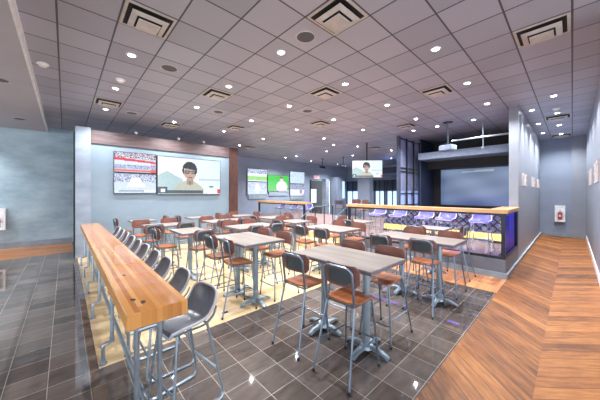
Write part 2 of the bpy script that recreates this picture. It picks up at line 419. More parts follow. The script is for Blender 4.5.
def make_chair():
    t = thing('bar_chair', 'x', 'chair')
    s = bmesh.new()        # plywood seat, waterfall front
    n, w0, w1 = 8, .185, .195; prof = []
    for i in range(n+1):
        v = i/n; y = -.19+.39*v; z = .765-.008*math.sin(v*PI)-(.022*max(0, v-.75)/.25)
        prof.append((y, z))
    rows = []
    for y, z in prof:
        v = (y+.19)/.39; w = w0+(w1-w0)*v; c = .03*max(0, (v-.85)/.15)+.03*max(0, (.12-v)/.12)
        rows.append([s.verts.new((x*(w-c)/1.0, y, z+.006*(x*x)+dz)) for dz in (0, .016) for x in (-1, -.5, 0, .5, 1)])
    for a, b in zip(rows, rows[1:]):
        for k in range(4):
            s.faces.new((a[k], a[k+1], b[k+1], b[k])); s.faces.new((a[5+k], b[5+k], b[6+k], a[6+k]))
        s.faces.new((a[0], b[0], b[5], a[5])); s.faces.new((a[4], a[9], b[9], b[4]))
    for a in (rows[0], rows[-1]): 
        for k in range(4): s.faces.new((a[k], a[5+k], a[6+k], a[k+1]))
    obj('seat', s, M['seat'], t)
    b = bmesh.new(); panel(b, .44, .935, 1.158, .013, .045, -.212); obj('backrest', b, M['backwood'], t)
    b = bmesh.new(); panel(b, .28, .965, 1.11, .008, .018, -.2215, .035); obj('back_plate', b, M['pad'], t)
    obj('back_frame', tb([(-.175, -.185, .75), (-.175, -.235, 1.14), (.175, -.235, 1.14), (.175, -.185, .75)], .0135, 8, .075), M['steel'], t)
    obj('seat_frame', tb([(-.165, -.18, .748), (.165, -.18, .748), (.165, .165, .745), (-.165, .165, .745)], .011, 6, .03, True, 3), M['steel'], t)
    for s_ in (-1, 1):
        for top, foot in (((s_*.175, -.185, .752), (s_*.228, -.35, .012)), ((s_*.165, .165, .748), (s_*.222, .215, .012))):
            l = obj('leg', tb([top, foot], .0115), M['steel'], t)
            obj('foot_cap', lt([(0, 0), (.015, 0), (.015, .03), (.012, .032)], 8, (foot[0], foot[1], 0)), M['rubber'], l)
    z = .27; k = (z-.012)/.74
    fx, fy, ry = .222-.057*k, .215-.05*k, -.35+.165*k
    obj('footrest', tb([(-fx, fy, z), (-fx*.96, fy+.04, z), (fx*.96, fy+.04, z), (fx, fy, z)], .010, 6, .04), M['steel'], t)
    for s_ in (-1, 1): obj('side_stretcher', tb([(s_*fx, fy, z+.05), (s_*(fx+.004), ry, z+.05)], .009, 6), M['steel'], t)
    return t

# ------------------------------------------------------------------ bucket stool on a sled frame
def make_stool(mat, label, name='bucket_stool'):
    t = thing(name, label, 'stool')
    prof = [(.215, .735), (.20, .757), (.12, .75), (0, .735), (-.10, .738), (-.165, .765), (-.205, .82), (-.228, .875), (-.242, .93), (-.248, .965), (-.25, .987), (-.251, .998)]
    wid = [.19, .205, .215, .215, .212, .21, .208, .204, .196, .18, .15, .10]
    cur = [.0, .01, .03, .045, .055, .065, .06, .05, .04, .03, .018, .008]
    nu = 10; rows = []
    s = bmesh.new()
    for i, ((y, z), w, c) in enumerate(zip(prof, wid, cur)):
        a = prof[max(0, i-1)]; b = prof[min(len(prof)-1, i+1)]; d = Vector((0, b[0]-a[0], b[1]-a[1])).normalized()
        nn = Vector((0, d.z, -d.y)); nn = nn if nn.z >= 0 or nn.y > 0 else -nn
        row = []
        for j in range(nu+1):
            u = -1+2*j/nu; p = Vector((u*w, y, z))+nn*(c*abs(u)**2.6)
            row.append(s.verts.new(p))
        rows.append(row)
    for a, b in zip(rows, rows[1:]):
        for k in range(nu): s.faces.new((a[k], a[k+1], b[k+1], b[k]))
    edge = [v.co.copy() for v in rows[0]]+[r[-1].co.copy() for r in rows[1:]]+[v.co.copy() for v in rows[-1][::-1][1:]]+[r[0].co.copy() for r in rows[::-1][1:-1]]
    o = obj('seat_shell', s, mat, t)
    m = o.modifiers.new('thick', 'SOLIDIFY'); m.thickness = .022; m.offset = 0
    m = o.modifiers.new('smooth', 'SUBSURF'); m.levels = m.render_levels = 1
    pm = M['piping']
    pb = bmesh.new(); tube(pb, edge, .0125, 6, True); obj('piping', pb, pm, o)
    for s_ in (-1, 1):
        obj('sled_leg', tb([(s_*.165, -.13, .725), (s_*.235, -.265, .013), (s_*.235, .215, .013), (s_*.165, .14, .725)], .0125, 8, .075), M['pipe'], t)
        obj('seat_rail', tb([(s_*.17, .17, .728), (s_*.17, -.12, .715), (s_*.165, -.2, .77), (s_*.155, -.235, .84)], .011, 6, .05), M['pipe'], t)
    for y, z, x in ((.2, .28, .209), (-.215, .28, .209)): obj('footrest', tb([(-x, y, z), (x, y, z)], .011), M['pipe'], t)
    for y in (.14, -.13): obj('cross_bar', tb([(-.165, y, .722), (.165, y, .722)], .011, 6), M['pipe'], t)
    return t

# ------------------------------------------------------------------ pedestal table
def pedestal_table(x, y, wx, wy, peds, label, grain='y'):
    t = thing('pedestal_table', label, 'table', (x, y, 0), 0, 'laminate pedestal tables')
    H = 1.065
    obj('tabletop', bbox(-wx/2, wx/2, -wy/2, wy/2, H-.008, H, .003, 1), M['top'], t, False)
    obj('edge_band', bbox(-wx/2-.002, wx/2+.002, -wy/2-.002, wy/2+.002, H-.045, H-.008, .003, 1), M['edge'], t, False)
    for px, py in peds:
        obj('pedestal', lt([(0, .05), (.062, .05), (.062, .075), (.045, .085), (.045, H-.06), (.0, H-.06)], 20, (px, py, 0)), M['cast'], t)
        obj('mount_plate', bbox(px-.15, px+.15, py-.15, py+.15, H-.06, H-.045), M['cast'], t, False)
        b = bmesh.new(); lathe(b, [(0, .035), (.085, .035), (.075, .07), (.0, .075)], 16, (px, py, 0))
        for dx, dy in ((1, 0), (-1, 0), (0, 1), (0, -1)):
            L = .29
            pts = [Vector((px+dx*d, py+dy*d, z)) for d, z in ((.03, .06), (.12, .066), (.2, .058), (.26, .036), (L, .02))]
            rings = []
            for p, (hw, hh) in zip(pts, ((.036, .022), (.034, .02), (.032, .016), (.034, .013), (.028, .012))):
                q = Vector((-dy, dx, 0))*hw
                rings.append([b.verts.new(p+q*sx+Vector((0, 0, hh*sz))) for sx, sz in ((-1, -1), (1, -1), (1, .4), (.55, 1), (-.55, 1), (-1, .4))])
            for ra, rb in zip(rings, rings[1:]):
                for k in range(6): b.faces.new((ra[k], ra[(k+1) % 6], rb[(k+1) % 6], rb[k]))
            b.faces.new(rings[0][::-1]); b.faces.new(rings[-1])
        obj('cross_base', b, M['cast'], t)
    return t

T = {   # phrase, x, y, wx, wy, pedestals
 'T1': ('front table on dark tiles', 2.76, 2.08, .80, 1.28, [(-.08, -.38), (-.08, .3)]),
 'T3': ('long table beside the stool-lined divider', 4.88, 2.0, .72, 1.42, [(-.1, -.42), (-.1, .25)]),
 'T2': ('big table closest to the bar stools', 2.5, 4.15, .82, 1.22, [(-.08, -.42), (-.08, .2)]),
 'T8': ('table amid the pale planks', 4.72, 3.98, .80, 1.16, [(-.05, -.36), (-.05, .3)]),
 'T4': ('small square table behind the bar stools', 2.06, 5.85, .60, .86, [(0, -.02)]),
 'T6': ('crosswise table past the small square one', 3.55, 5.63, 1.16, .78, [(-.33, -.05), (.33, -.05)]),
 'T7': ('square table facing the platform steps', 5.08, 5.68, .70, .72, [(0, 0)]),
 'T5': ('third-row table next to the bar', 1.9, 7.38, .86, .68, [(0, 0)]),
 'T10': ('crosswise table in third row', 3.62, 7.3, 1.16, .74, [(-.33, 0), (.33, 0)]),
 'T9': ('table facing the second divider', 5.3, 7.08, .80, .78, [(0, 0)]),
 'T5b': ('table under the two stacked screens', 1.76, 9.02, .66, .62, [(0, 0)]),
 'T14': ('table under the glasses-man screen', 3.45, 8.85, .8, .66, [(0, 0)]),
 'T13': ('table by the rust column', 4.85, 8.5, .8, .66, [(0, 0)]),
 'T11': ('little table against the glazed divider', 6.55, 2.3, .62, .66, [(0, 0)]),
 'T12': ('little table beside the platform steps', 6.5, 4.35, .62, .66, [(0, 0)]),
}
LAB = {
 'T1': 'long grey laminate two-pedestal table standing at the front on dark tiles by the chevron floor',
 'T3': 'long laminate table on dark tiles in front of the violet-lit glazed divider',
 'T2': 'big laminate two-pedestal table on pale planks closest to the bar stools',
 'T8': 'laminate two-pedestal table amid the pale planks, between front table and steps',
 'T4': 'small square laminate table on one pedestal just behind the bar stools',
 'T6': 'laminate table set crosswise on pale planks past the small square table',
 'T7': 'square single-pedestal table on pale planks facing the platform steps',
 'T5': 'laminate table beside the bar, two rows short of the stacked screens',
 'T10': 'laminate table set crosswise, next row before the glasses-man screen',
 'T9': 'single-pedestal table on pale planks facing the second divider',
 'T5b': 'little table by the wall under the two stacked screens',
 'T14': 'little table by the wall under the glasses-man screen',
 'T13': 'little table standing in front of the rust coloured column',
 'T11': 'little table standing against the glazed divider by its corner post',
 'T12': 'little table standing by the divider end next to the platform steps',
}
for k, (ph, x, y, wx, wy, pd) in T.items(): pedestal_table(x, y, wx, wy, pd, LAB[k])

SIDE = {'-x': (-PI/2, 'bar side'), '+x': (PI/2, 'platform side'), '-y': (0, 'chevron-floor side'), '+y': (PI, 'screen-wall side')}
chairs = [  # table, side, x, y, extra turn, which end
 ('T1', '-x', 2.30, 1.66, .02, 'chevron end'), ('T1', '-x', 2.28, 2.36, .05, 'pale-plank end'),
 ('T1', '+x', 3.12, 1.72, 0, 'chevron end'), ('T1', '+x', 3.12, 2.32, .03, 'pale-plank end'),
 ('T3', '-x', 4.41, 1.66, 0, 'chevron end'), ('T3', '-x', 4.32, 2.34, -.03, 'pale-plank end'),
 ('T3', '+x', 5.32, 1.62, 0, 'chevron end'), ('T3', '+x', 5.33, 2.32, 0, 'pale-plank end'),
 ('T2', '-x', 2.10, 3.76, -.1, 'dark-tile end'), ('T2', '-x', 2.06, 4.36, .06, 'screen-wall end'),
 ('T2', '+x', 2.90, 3.76, 0, 'dark-tile end'), ('T2', '+x', 2.90, 4.42, 0, 'screen-wall end'),
 ('T8', '-x', 4.16, 3.62, 0, 'dark-tile end'), ('T8', '-x', 4.16, 4.26, 0, 'screen-wall end'),
 ('T8', '+x', 5.24, 3.66, 0, 'dark-tile end'), ('T8', '+x', 5.26, 4.3, 0, 'screen-wall end'),
 ('T4', '-y', 2.05, 5.24, .1, ''), ('T4', '-x', 1.58, 5.9, 0, ''),
 ('T6', '-y', 3.22, 5.14, .1, 'bar end'), ('T6', '-y', 3.84, 5.14, -.05, 'platform end'), ('T6', '+y', 3.24, 6.1, 0, 'bar end'), ('T6', '+y', 3.84, 6.1, 0, 'platform end'),
 ('T7', '-x', 4.54, 5.6, .1, ''), ('T7', '+x', 5.6, 5.66, 0, ''), ('T7', '+y', 5.1, 6.22, 0, ''),
 ('T5', '-y', 1.52, 6.86, .1, 'bar end'), ('T5', '-y', 2.26, 6.86, .0, 'platform end'), ('T5', '+y', 1.54, 7.92, 0, 'bar end'), ('T5', '+y', 2.24, 7.92, 0, 'platform end'),
 ('T10', '-y', 3.3, 6.86, .06, 'bar end'), ('T10', '-y', 3.94, 6.86, 0, 'platform end'), ('T10', '+y', 3.32, 7.78, 0, 'bar end'), ('T10', '+y', 3.94, 7.78, 0, 'platform end'),
 ('T9', '-x', 4.74, 7.12, .1, ''), ('T9', '+x', 5.84, 7.12, 0, ''),
 ('T5b', '-x', 1.28, 9.05, 0, ''), ('T5b', '+x', 2.22, 9.0, 0, ''),
 ('T14', '-x', 2.92, 8.85, 0, ''), ('T14', '+x', 3.96, 8.86, 0, ''),
 ('T13', '-x', 4.5, 8.4, 0, ''), ('T13', '+x', 5.38, 8.5, 0, ''), ('T13', '+y', 4.9, 9.02, 0, ''),
 ('T11', '-y', 6.56, 1.84, 0, ''), ('T11', '-x', 6.02, 2.42, 0, ''), ('T12', '-x', 6.0, 4.3, 0, ''), ('T12', '+y', 6.5, 4.86, 0, ''),
]
proto = make_chair(); used = False
for tk, sd, x, y, dr, place in chairs:
    lab = 'steel-framed wooden chair on %s of %s%s' % (SIDE[sd][1], T[tk][0], ', '+place if place else '')
    rz = SIDE[sd][0]+dr
    if not used:
        proto.location = (x, y, 0); proto.rotation_euler = (0, 0, rz); proto['label'] = lab; proto['group'] = 'wooden bar chairs with steel tube frames'; used = True
    else: dup(proto, (x, y, .004 if y > 3.48 and x < 6 else (.005 if x >= 6 else 0)), rz, lab)

# ------------------------------------------------------------------ butcher-block bar with pipe frame
bar = thing('communal_bar', 'long glossy butcher-block bar on galvanised pipe legs with bucket stools alongside', 'bar table', (.505, 5.5, 0))
sl = bbox(-.2, .2, -3.45, 3.5, .957, 1.065, .004, 1); slab = obj('slab', sl, M['butcher'], bar, False)
slab.data.materials.append(M['butcher_side'])
for p in slab.data.polygons:
    if abs(p.normal.z) < .3: p.material_index = 1
ys = [2.2, 3.54, 4.95, 6.2, 7.45, 8.7]
for y in ys:
    yy = y-5.5
    l = obj('leg', tb([(-.115, yy, .957), (-.115, yy, .22), (-.195, yy, .22), (-.195, yy, .006)], .0185, 10, .035), M['pipe'], bar)
    obj('floor_flange', lt([(0, .004), (.042, .004), (.042, .013), (.026, .018), (.026, .045), (0, .045)], 14, (-.195, yy, 0)), M['pipe'], l)
    obj('elbow_fitting', lt([(0, -.028), (.025, -.028), (.025, .028), (0, .028)], 12, (-.115, yy, .25)), M['pipe'], l)
    l = obj('leg', tb([(.04, yy, .957), (.04, yy, .006)], .0185, 10), M['pipe'], bar)
    obj('floor_flange', lt([(0, .004), (.042, .004), (.042, .013), (.026, .018), (.026, .045), (0, .045)], 14, (.04, yy, 0)), M['pipe'], l)
    obj('tee_fitting', lt([(0, -.035), (.03, -.035), (.03, .035), (0, .035)], 12, (.04, yy, .88)), M['pipe'], l)
    obj('cross_pipe', tb([(-.115, yy, .88), (.04, yy, .88)], .017, 8), M['pipe'], bar)
obj('foot_rail', tb([(-.05, -3.3, .3), (-.05, 3.3, .3)], .02, 10), M['pipe'], bar)
for (x, y, a, b, r) in ((.39, 2.34, .016, .03, .3), (.44, 2.24, .017, .034, -.2), (.44, 3.1, .013, .03, .2)):
    k = lt([(0, 0), (1, 0), (1, .0008), (0, .0008)], 12); 
    bmesh.ops.transform(k, matrix=Matrix.Translation((x-.505, y-5.5, 1.065)) @ Matrix.Rotation(r, 4, 'Z') @ Matrix.Diagonal((a, b, 1, 1)), verts=k.verts[:])
    obj('knot', k, M['knot'], bar, False)

ORD = ['first', 'second', 'third', 'fourth', 'fifth', 'sixth', 'seventh', 'eighth', 'ninth', 'tenth', 'eleventh']
sty = [2.40, 3.1, 3.78, 4.36, 5.02, 5.6, 6.2, 6.82, 7.42, 8.05]
stool = make_stool(M['leather'], 'grey leather bucket stool, slightly turned, at the open end of the bar')
stool['group'] = 'grey leather bucket stools along the bar'; stool.location = (.79, sty[0], 0); stool.rotation_euler = (0, 0, PI/2+.16)
for i, y in enumerate(sty[1:]):
    dup(stool, (.80, y, .004 if y > 3.6 else 0), PI/2+random.uniform(-.05, .05), 'grey leather bucket stool along the bar, %s from its open end' % ORD[i+1])
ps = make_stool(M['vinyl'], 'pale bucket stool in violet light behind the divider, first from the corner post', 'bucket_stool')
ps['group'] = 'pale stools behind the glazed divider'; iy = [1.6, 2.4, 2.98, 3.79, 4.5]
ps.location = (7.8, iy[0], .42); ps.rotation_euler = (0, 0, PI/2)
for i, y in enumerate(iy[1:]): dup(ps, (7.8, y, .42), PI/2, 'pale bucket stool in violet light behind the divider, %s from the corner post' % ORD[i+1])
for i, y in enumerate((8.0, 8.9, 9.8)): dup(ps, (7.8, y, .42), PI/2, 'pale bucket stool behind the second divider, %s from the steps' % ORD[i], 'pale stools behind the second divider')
for i, (x, y, r) in enumerate(((9.3, 6.0, .4), (10.2, 6.6, 1.5), (10.9, 7.5, 2.2), (9.6, 7.6, -.8), (11.8, 8.2, .9))):
    dup(proto, (x, y, .42), r, 'wooden bar chair standing on the platform beyond the steps, %s from the steps' % ORD[i], 'bar chairs on the platform')

# ------------------------------------------------------------------ screens
def paint(px, shapes, x, y):
    col = px(x, y)
    for s in shapes:
        if s[0] == 'e':
            _, cx, cy, rx, ry, c = s
            if ((x-cx)/rx)**2+((y-cy)/ry)**2 < 1: col = c
        elif s[0] == 'r':
            _, x0, x1, y0, y1, c = s
            if x0 <= x < x1 and y0 <= y < y1: col = c
        elif s[0] == 'f':
            col = s[1](x, y, col)
    return col

def screen_mesh(w, h, nx, ny, base, shapes):
    """picture in the local XZ plane facing -Y"""
    bm = bmesh.new(); lay = bm.loops.layers.float_color.new('Col'); V = [[bm.verts.new((w*(i/nx-.5), 0, h*(j/ny-.5))) for j in range(ny+1)] for i in range(nx+1)]
    for i in range(nx):
        for j in range(ny):
            f = bm.faces.new((V[i][j], V[i+1][j], V[i+1][j+1], V[i][j+1])); c = srgb(*paint(base, shapes, (i+.5)/nx, (j+.5)/ny))
            for l in f.loops: l[lay] = c
    return bm

def television(label, loc, rz, w, h, nx, ny, base, shapes, cat='television', depth=.06, back=0, mat='picture'):
    t = thing('wall_tv' if rz == 0 else 'hanging_tv', label, cat, loc, rz)
    b = bbox(-w/2-.016, w/2+.016, 0, depth, -h/2-.016, h/2+.016, .004, 1); obj('casing', b, M['bezel'], t, False)
    bm = screen_mesh(w, h, nx, ny, base, shapes); bmesh.ops.translate(bm, verts=bm.verts[:], vec=(0, -.002, 0))
    me = bpy.data.meshes.new('screen'); bm.to_mesh(me); bm.free(); me.materials.append(M[mat])
    o = bpy.data.objects.new('screen', me); C.objects.link(o); o.parent = t
    if back: obj('mount_plate', bbox(-w*.45, w*.45, depth*.3, depth, -h/2-back, -h/2-.019), M['base'], t, False)  # added grey-blue panel for the darker patch below the screen
    return t

rnd = random.Random(3)
def speck(amp):
    def f(x, y, c):
        d = rnd.uniform(-amp, amp); return tuple(max(0, min(255, v+d)) for v in c)
    return ('f', f)
def crowd(y0, y1, pal):
    def f(x, y, c): return rnd.choice(pal) if y0 <= y < y1 else c
    return ('f', f)
def glasses_man(strip=True):
    g = lambda x, y: (214+26*(1-x), 232, 236)
    sh = [('f', lambda x, y, c: (176, 200, 204) if y < .62-.9*abs(x-.13) and x < .36 else c), ('f', lambda x, y, c: (188, 206, 210) if abs(y-.42) < .02 and x > .62 else c),
          ('f', lambda x, y, c: (188, 190, 176) if y < .38-2.6*(x-.46)**2*1.6 and .18 < x < .78 and y < .40 else c),
          ('r', .43, .53, .26, .45, (166, 144, 132)), ('e', .48, .60, .098, .2, (188, 164, 152)),
          ('f', lambda x, y, c: (66, 72, 78) if (((x-.475)/.115)**2+((y-.71)/.2)**2 < 1 and y > .70-.25*(x-.475)) or (((x-.475)/.118)**2+((y-.66)/.2)**2 < 1 and abs(x-.475) > .09 and y > .56) else c),
          ('r', .395, .465, .575, .655, (60, 62, 70)), ('r', .495, .565, .575, .655, (60, 62, 70)), ('r', .405, .455, .59, .64, (150, 136, 136)), ('r', .505, .555, .59, .64, (150, 136, 136)), ('r', .46, .5, .63, .645, (60, 62, 70)),
          ('e', .485, .47, .04, .018, (150, 92, 92)), ('r', .47, .485, .25, .36, (110, 116, 122)), ('r', .80, .88, .2, .235, (60, 66, 74))]
    if strip: sh += [('r', 0, .70, .02, .10, (86, 98, 112)), ('r', .70, .95, .02, .10, (236, 238, 240)), ('r', .95, 1.0, .02, .14, (214, 70, 74)), ('r', .0, .14, .02, .19, (70, 84, 104)), ('r', .04, .1, .05, .15, (226, 230, 234))]
    sh.append(speck(8))
    return g, sh
g, sh = glasses_man()
television('big wall screen showing a person in glasses, on the pale blue wall', (3.53, 9.88, 2.53), 0, 2.3, 1.34, 96, 56, g, sh)
# arena pictures
television('wall screen with a red and white arena stand, upper of the stacked pair', (1.735, 9.88, 2.905), 0, 1.18, .63, 60, 32, lambda x, y: (190, 200, 214),
    [crowd(.72, 1, [(90, 90, 120), (190, 190, 205), (150, 90, 110), (230, 230, 240)]), ('f', lambda x, y, c: (214, 48, 70) if .60-.1*x < y < .74-.14*x or (y < .4 and x > .86) else c), ('f', lambda x, y, c: (206, 218, 232) if .16 < y < .60-.1*x and x < .86 else c), crowd(.16, .36, [(150, 160, 190), (190, 200, 220), (120, 130, 170)]), ('r', 0, 1, .04, .12, (220, 80, 70)), speck(14)])
television('wall screen with a pale icy arena, lower of the stacked pair', (1.735, 9.88, 2.215), 0, 1.18, .63, 60, 32, lambda x, y: (188, 204, 226),
    [crowd(.55, 1, [(96, 104, 140), (170, 180, 206), (130, 140, 176), (220, 224, 236)]), ('f', lambda x, y, c: (230, 238, 248) if abs(x-.5) < .12+.3*(.7-y) and .3 < y < .8 else c), ('r', .1, .7, .05, .16, (150, 158, 172)), ('r', .7, .98, .05, .16, (236, 238, 242)), speck(16)])
# three-screen wall
fy = 14.72
television('wall screen with a pitch and crowd, upper of pair beside the rust column side', (9.7, fy, 3.12), 0, 1.56, .84, 40, 22, lambda x, y: (214, 226, 236),
    [crowd(.62, 1, [(110, 120, 160), (220, 226, 240), (170, 180, 210)]), ('r', 0, 1, .1, .45, (150, 206, 120)), ('r', 0, 1, .4, .62, (220, 236, 226)), speck(16)])
television('wall screen with pale blue players, lower of pair beside the rust column side', (9.7, fy, 2.22), 0, 1.56, .84, 40, 22, lambda x, y: (188, 204, 230),
    [crowd(.4, .95, [(150, 160, 200), (210, 220, 236), (176, 186, 214)]), ('e', .5, .5, .12, .4, (226, 234, 246)), speck(14)], back=.3)
television('middle wall screen with a person in white before bright green', (11.53, fy, 2.6), 0, 1.92, 1.2, 48, 30, lambda x, y: (72, 196, 78),
    [('e', .66, .3, .27, .36, (238, 236, 246)), ('e', .64, .74, .085, .15, (226, 206, 206)), ('e', .64, .86, .09, .07, (120, 110, 120)), ('r', .3, 1, 0, .1, (206, 200, 220)), ('r', 0, .5, 0, .06, (120, 130, 120)), speck(8)], back=.3)
television('wall screen with pale cyan game, upper of pair next to the EXIT opening', (13.4, fy, 3.1), 0, 1.5, .9, 40, 22, lambda x, y: (196, 218, 240),
    [crowd(.5, .9, [(170, 196, 226), (220, 234, 248), (190, 206, 230)]), speck(14)])
television('wall screen with white rink view, lower of pair next to the EXIT opening', (13.4, fy, 2.14), 0, 1.5, .9, 40, 22, lambda x, y: (226, 230, 244),
    [crowd(.55, 1, [(150, 156, 190), (200, 206, 226), (120, 126, 160)]), ('e', .75, .35, .07, .2, (150, 140, 176)), ('r', .85, 1, .05, .14, (226, 110, 150)), speck(12)], back=.3)
g, sh = glasses_man()
tv = television('screen hung from the ceiling above the platform showing a person in glasses', (10.5, 6.62, 3.04), -math.radians(47), 1.4, .8, 64, 36, g, sh, depth=.12)
obj('ceiling_pole', tb([(0, .08, .4), (0, .08, CZ-3.04)], .03), M['darksteel'], tv)

for i, (x, y) in enumerate(((13.2, 11.9), (13.6, 10.4))):
    t = thing('hanging_spotlight', 'small dark spotlight on a pole under the far ceiling, %s from the rust column' % ('first' if i == 0 else 'second'), 'spotlight', (x, y, CZ))
    obj('pole', tb([(0, 0, -.55), (0, 0, 0)], .02), M['darksteel'], t); obj('head', tb([(-.16, .1, -.58), (.16, -.1, -.62)], .07, 12), M['darksteel'], t); obj('ceiling_plate', lt([(0, -.02), (.1, -.02), (.1, -.001), (0, -.001)], 14), M['darksteel'], t)
# EXIT sign
t = thing('exit_sign', 'small red lit EXIT sign above the opening in the far wall', 'sign', (15.65, 14.77, 3.24))
obj('housing', bbox(-.34, .34, 0, .03, -.14, .14), M['white'], t, False)
cu = bpy.data.curves.new('lettering', 'FONT'); cu.body = 'EXIT'; cu.size = .27; cu.align_x = 'CENTER'; cu.align_y = 'CENTER'; cu.extrude = .004
tmp = bpy.data.objects.new('lettering', cu); C.objects.link(tmp); bpy.context.view_layer.update()
me = bpy.data.meshes.new_from_object(tmp.evaluated_get(bpy.context.evaluated_depsgraph_get())); bpy.data.objects.remove(tmp)
me.materials.clear(); me.materials.append(M['exitred']); o = bpy.data.objects.new('lettering', me); C.objects.link(o); o.parent = t; o.location = (0, -.006, 0); o.rotation_euler = (PI/2, 0, 0)

# projection screen, projector, truss
t = thing('projection_screen', 'wide blue-grey projection screen filling the back of the stage bay', 'projection screen', (13.1, 2.9, 2.2), -PI/2)
bm = screen_mesh(2.7, 1.7, 60, 36, lambda x, y: (104+34*y, 132+30*y, 186+16*y), [('f', lambda x, y, c: (206, 222, 240) if abs(y-.87-.03*x) < .018 and .32 < x < .75 else c), ('f', lambda x, y, c: tuple(v+14*math.sin(9*x+7*y)+8*math.sin(17*y-6*x) for v in c))])
bmesh.ops.translate(bm, verts=bm.verts[:], vec=(0, -.002, 0))
me = bpy.data.meshes.new('screen_cloth'); bm.to_mesh(me); bm.free(); me.materials.append(M['proj']); o = bpy.data.objects.new('screen_cloth', me); C.objects.link(o); o.parent = t
obj('frame', bbox(-1.4, 1.4, 0, .03, -.9, .9), M['black'], t, False)
t = thing('projector', 'white projector hanging on a pole from the ceiling before the stage', 'projector', (9.5, 2.87, 3.42), -.2)
obj('casing', bbox(-.2, .2, -.2, .2, -.09, .09, .03, 3), M['stageblue'], t)
obj('lens', tb([(.19, .05, 0), (.25, .05, 0)], .045, 14), M['bezel'], t)
obj('ceiling_pole', tb([(0, 0, .1), (0, 0, CZ-3.42)], .025), M['steel'], t)
obj('mount_plate', lt([(0, .0), (.15, 0), (.15, .02), (0, .02)], 16, (0, 0, CZ-3.445)), M['darksteel'], t)
obj('mount_bracket', bbox(-.12, .12, -.12, .12, .1, .14), M['darksteel'], t, False)
t = thing('hanging_pipe', 'pale horizontal pipe on drop rods under the ceiling before the stage', 'pipe', (10.2, 1.25, 3.77))
obj('pipe', tb([(0, -.02, 0), (0, 1.7, 0)], .03), M['pipe'], t)
for y in (.77,): obj('drop_rod', tb([(0, y, -.34 if y < 1 else 0), (0, y, CZ-3.77)], .018), M['pipe'], t)
obj('clamp', lt([(0, -.03), (.06, -.03), (.06, .03), (0, .03)], 12, (0, .77, -.36)), M['pipe'], t)

# steel grid divider
t = thing('grid_divider', 'tall dark steel grid with frosted panes between lounge and stage bay', 'divider', (10.9, 4.97, .42))
zt = CZ-.42-.02; W = 2.14
for i in range(4):
    x = -.62+W*i/3
    obj('upright', bbox(x-(.08 if i in (0, 3) else .045), x+(.08 if i in (0, 3) else .045), -.05, .05, 0, zt), M['darksteel'] if i else M['gridpost'], t, False)
for z in (.05, .95, 1.45, 2.4, 2.55, zt-.06): obj('cross_bar', bbox(-.62, -.62+W, -.03, .03, z-.03, z+.03), M['darksteel'], t, False)
for i in range(3): obj('pane', bbox(-.62+W*i/3+.04, -.62+W*(i+1)/3-.04, -.006, .006, .08, zt-.1), M['sheer'], t, False)

# extinguisher cabinets
def cabinet(loc, rz, lab, lab2, w=.32, h=.7):
    t = thing('mounted_extinguisher_cabinet', lab, 'cabinet', loc, rz)
    b = bmesh.new(); d = .15
    box(b, -w/2, w/2, -.01, 0, -h/2, h/2); box(b, -w/2, -w/2+.06, -d, -.01, -h/2, h/2); box(b, w/2-.06, w/2, -d, -.01, -h/2, h/2); box(b, -w/2+.06, w/2-.06, -d, -.01, h/2-.1, h/2); box(b, -w/2+.06, w/2-.06, -d, -.01, -h/2, -h/2+.08)
    obj('box', b, M['white'], t, False)
    obj('door_glass', bbox(-w/2+.05, w/2-.05, -d-.006, -d, -h/2+.07, h/2-.09), M['glass'], t, False)
    e = thing('fire_extinguisher', lab2, 'fire extinguisher', (loc[0]+.08*math.sin(rz), loc[1]-.08*math.cos(rz), loc[2]-h/2+.08), rz)
    obj('cylinder', lt([(0, 0), (.066, 0), (.07, .02), (.07, .29), (.045, .355), (.018, .37), (0, .37)], 16), M['red'], e)
    obj('valve', lt([(0, .37), (.014, .37), (.014, .42), (.03, .425), (.03, .44), (0, .44)], 10), M['darksteel'], e)
    obj('paper_tag', bbox(-.035, .035, -.074, -.071, .14, .22), M['white'], e, False)
cabinet((15.89, .365, 1.0), -PI/2, 'white glass-fronted extinguisher cabinet on the corridor end wall', 'red fire extinguisher inside the corridor end cabinet')
cabinet((-1.64, 13.09, 1.02), 0, 'white cabinet on the blue-grey concrete wall past the wood strip', 'red fire extinguisher in the cabinet on the concrete wall', .36, .72)

# raised wall letters on the corridor walls
def letters(name, lab, x, y, z, face, w, h):
    t = thing(name, lab, 'sign', (x, y, z))
    b = bmesh.new(); s = face
    for (x0, x1, z0, z1) in ((-.5, -.34, -.5, .5), (-.34, .0, .36, .5), (-.34, .0, -.5, -.36), (.0, .12, -.38, .38), (.28, .42, -.5, .5), (.42, .7, .38, .5), (.42, .7, -.06, .06), (.42, .7, -.5, -.38)):
        box(b, x0*w, x1*w, 0 if s > 0 else -.02, .02 if s > 0 else 0, z0*h, z1*h)
    obj('raised_lettering', b, M['glow'], t, False)
for i, x in enumerate((10.2, 12.8, 14.9)): letters('wall_lettering', 'pale raised lettering on the corridor partition, %s from its open end' % ORD[i], x, 1.0, 2.3, -1, .9, .36)
for i, x in enumerate((9.3, 12.4)): letters('wall_lettering', 'pale raised lettering on the wall facing the partition, %s from its open end' % ORD[i], x, -.4, 2.4, 1, 1.2, .5)

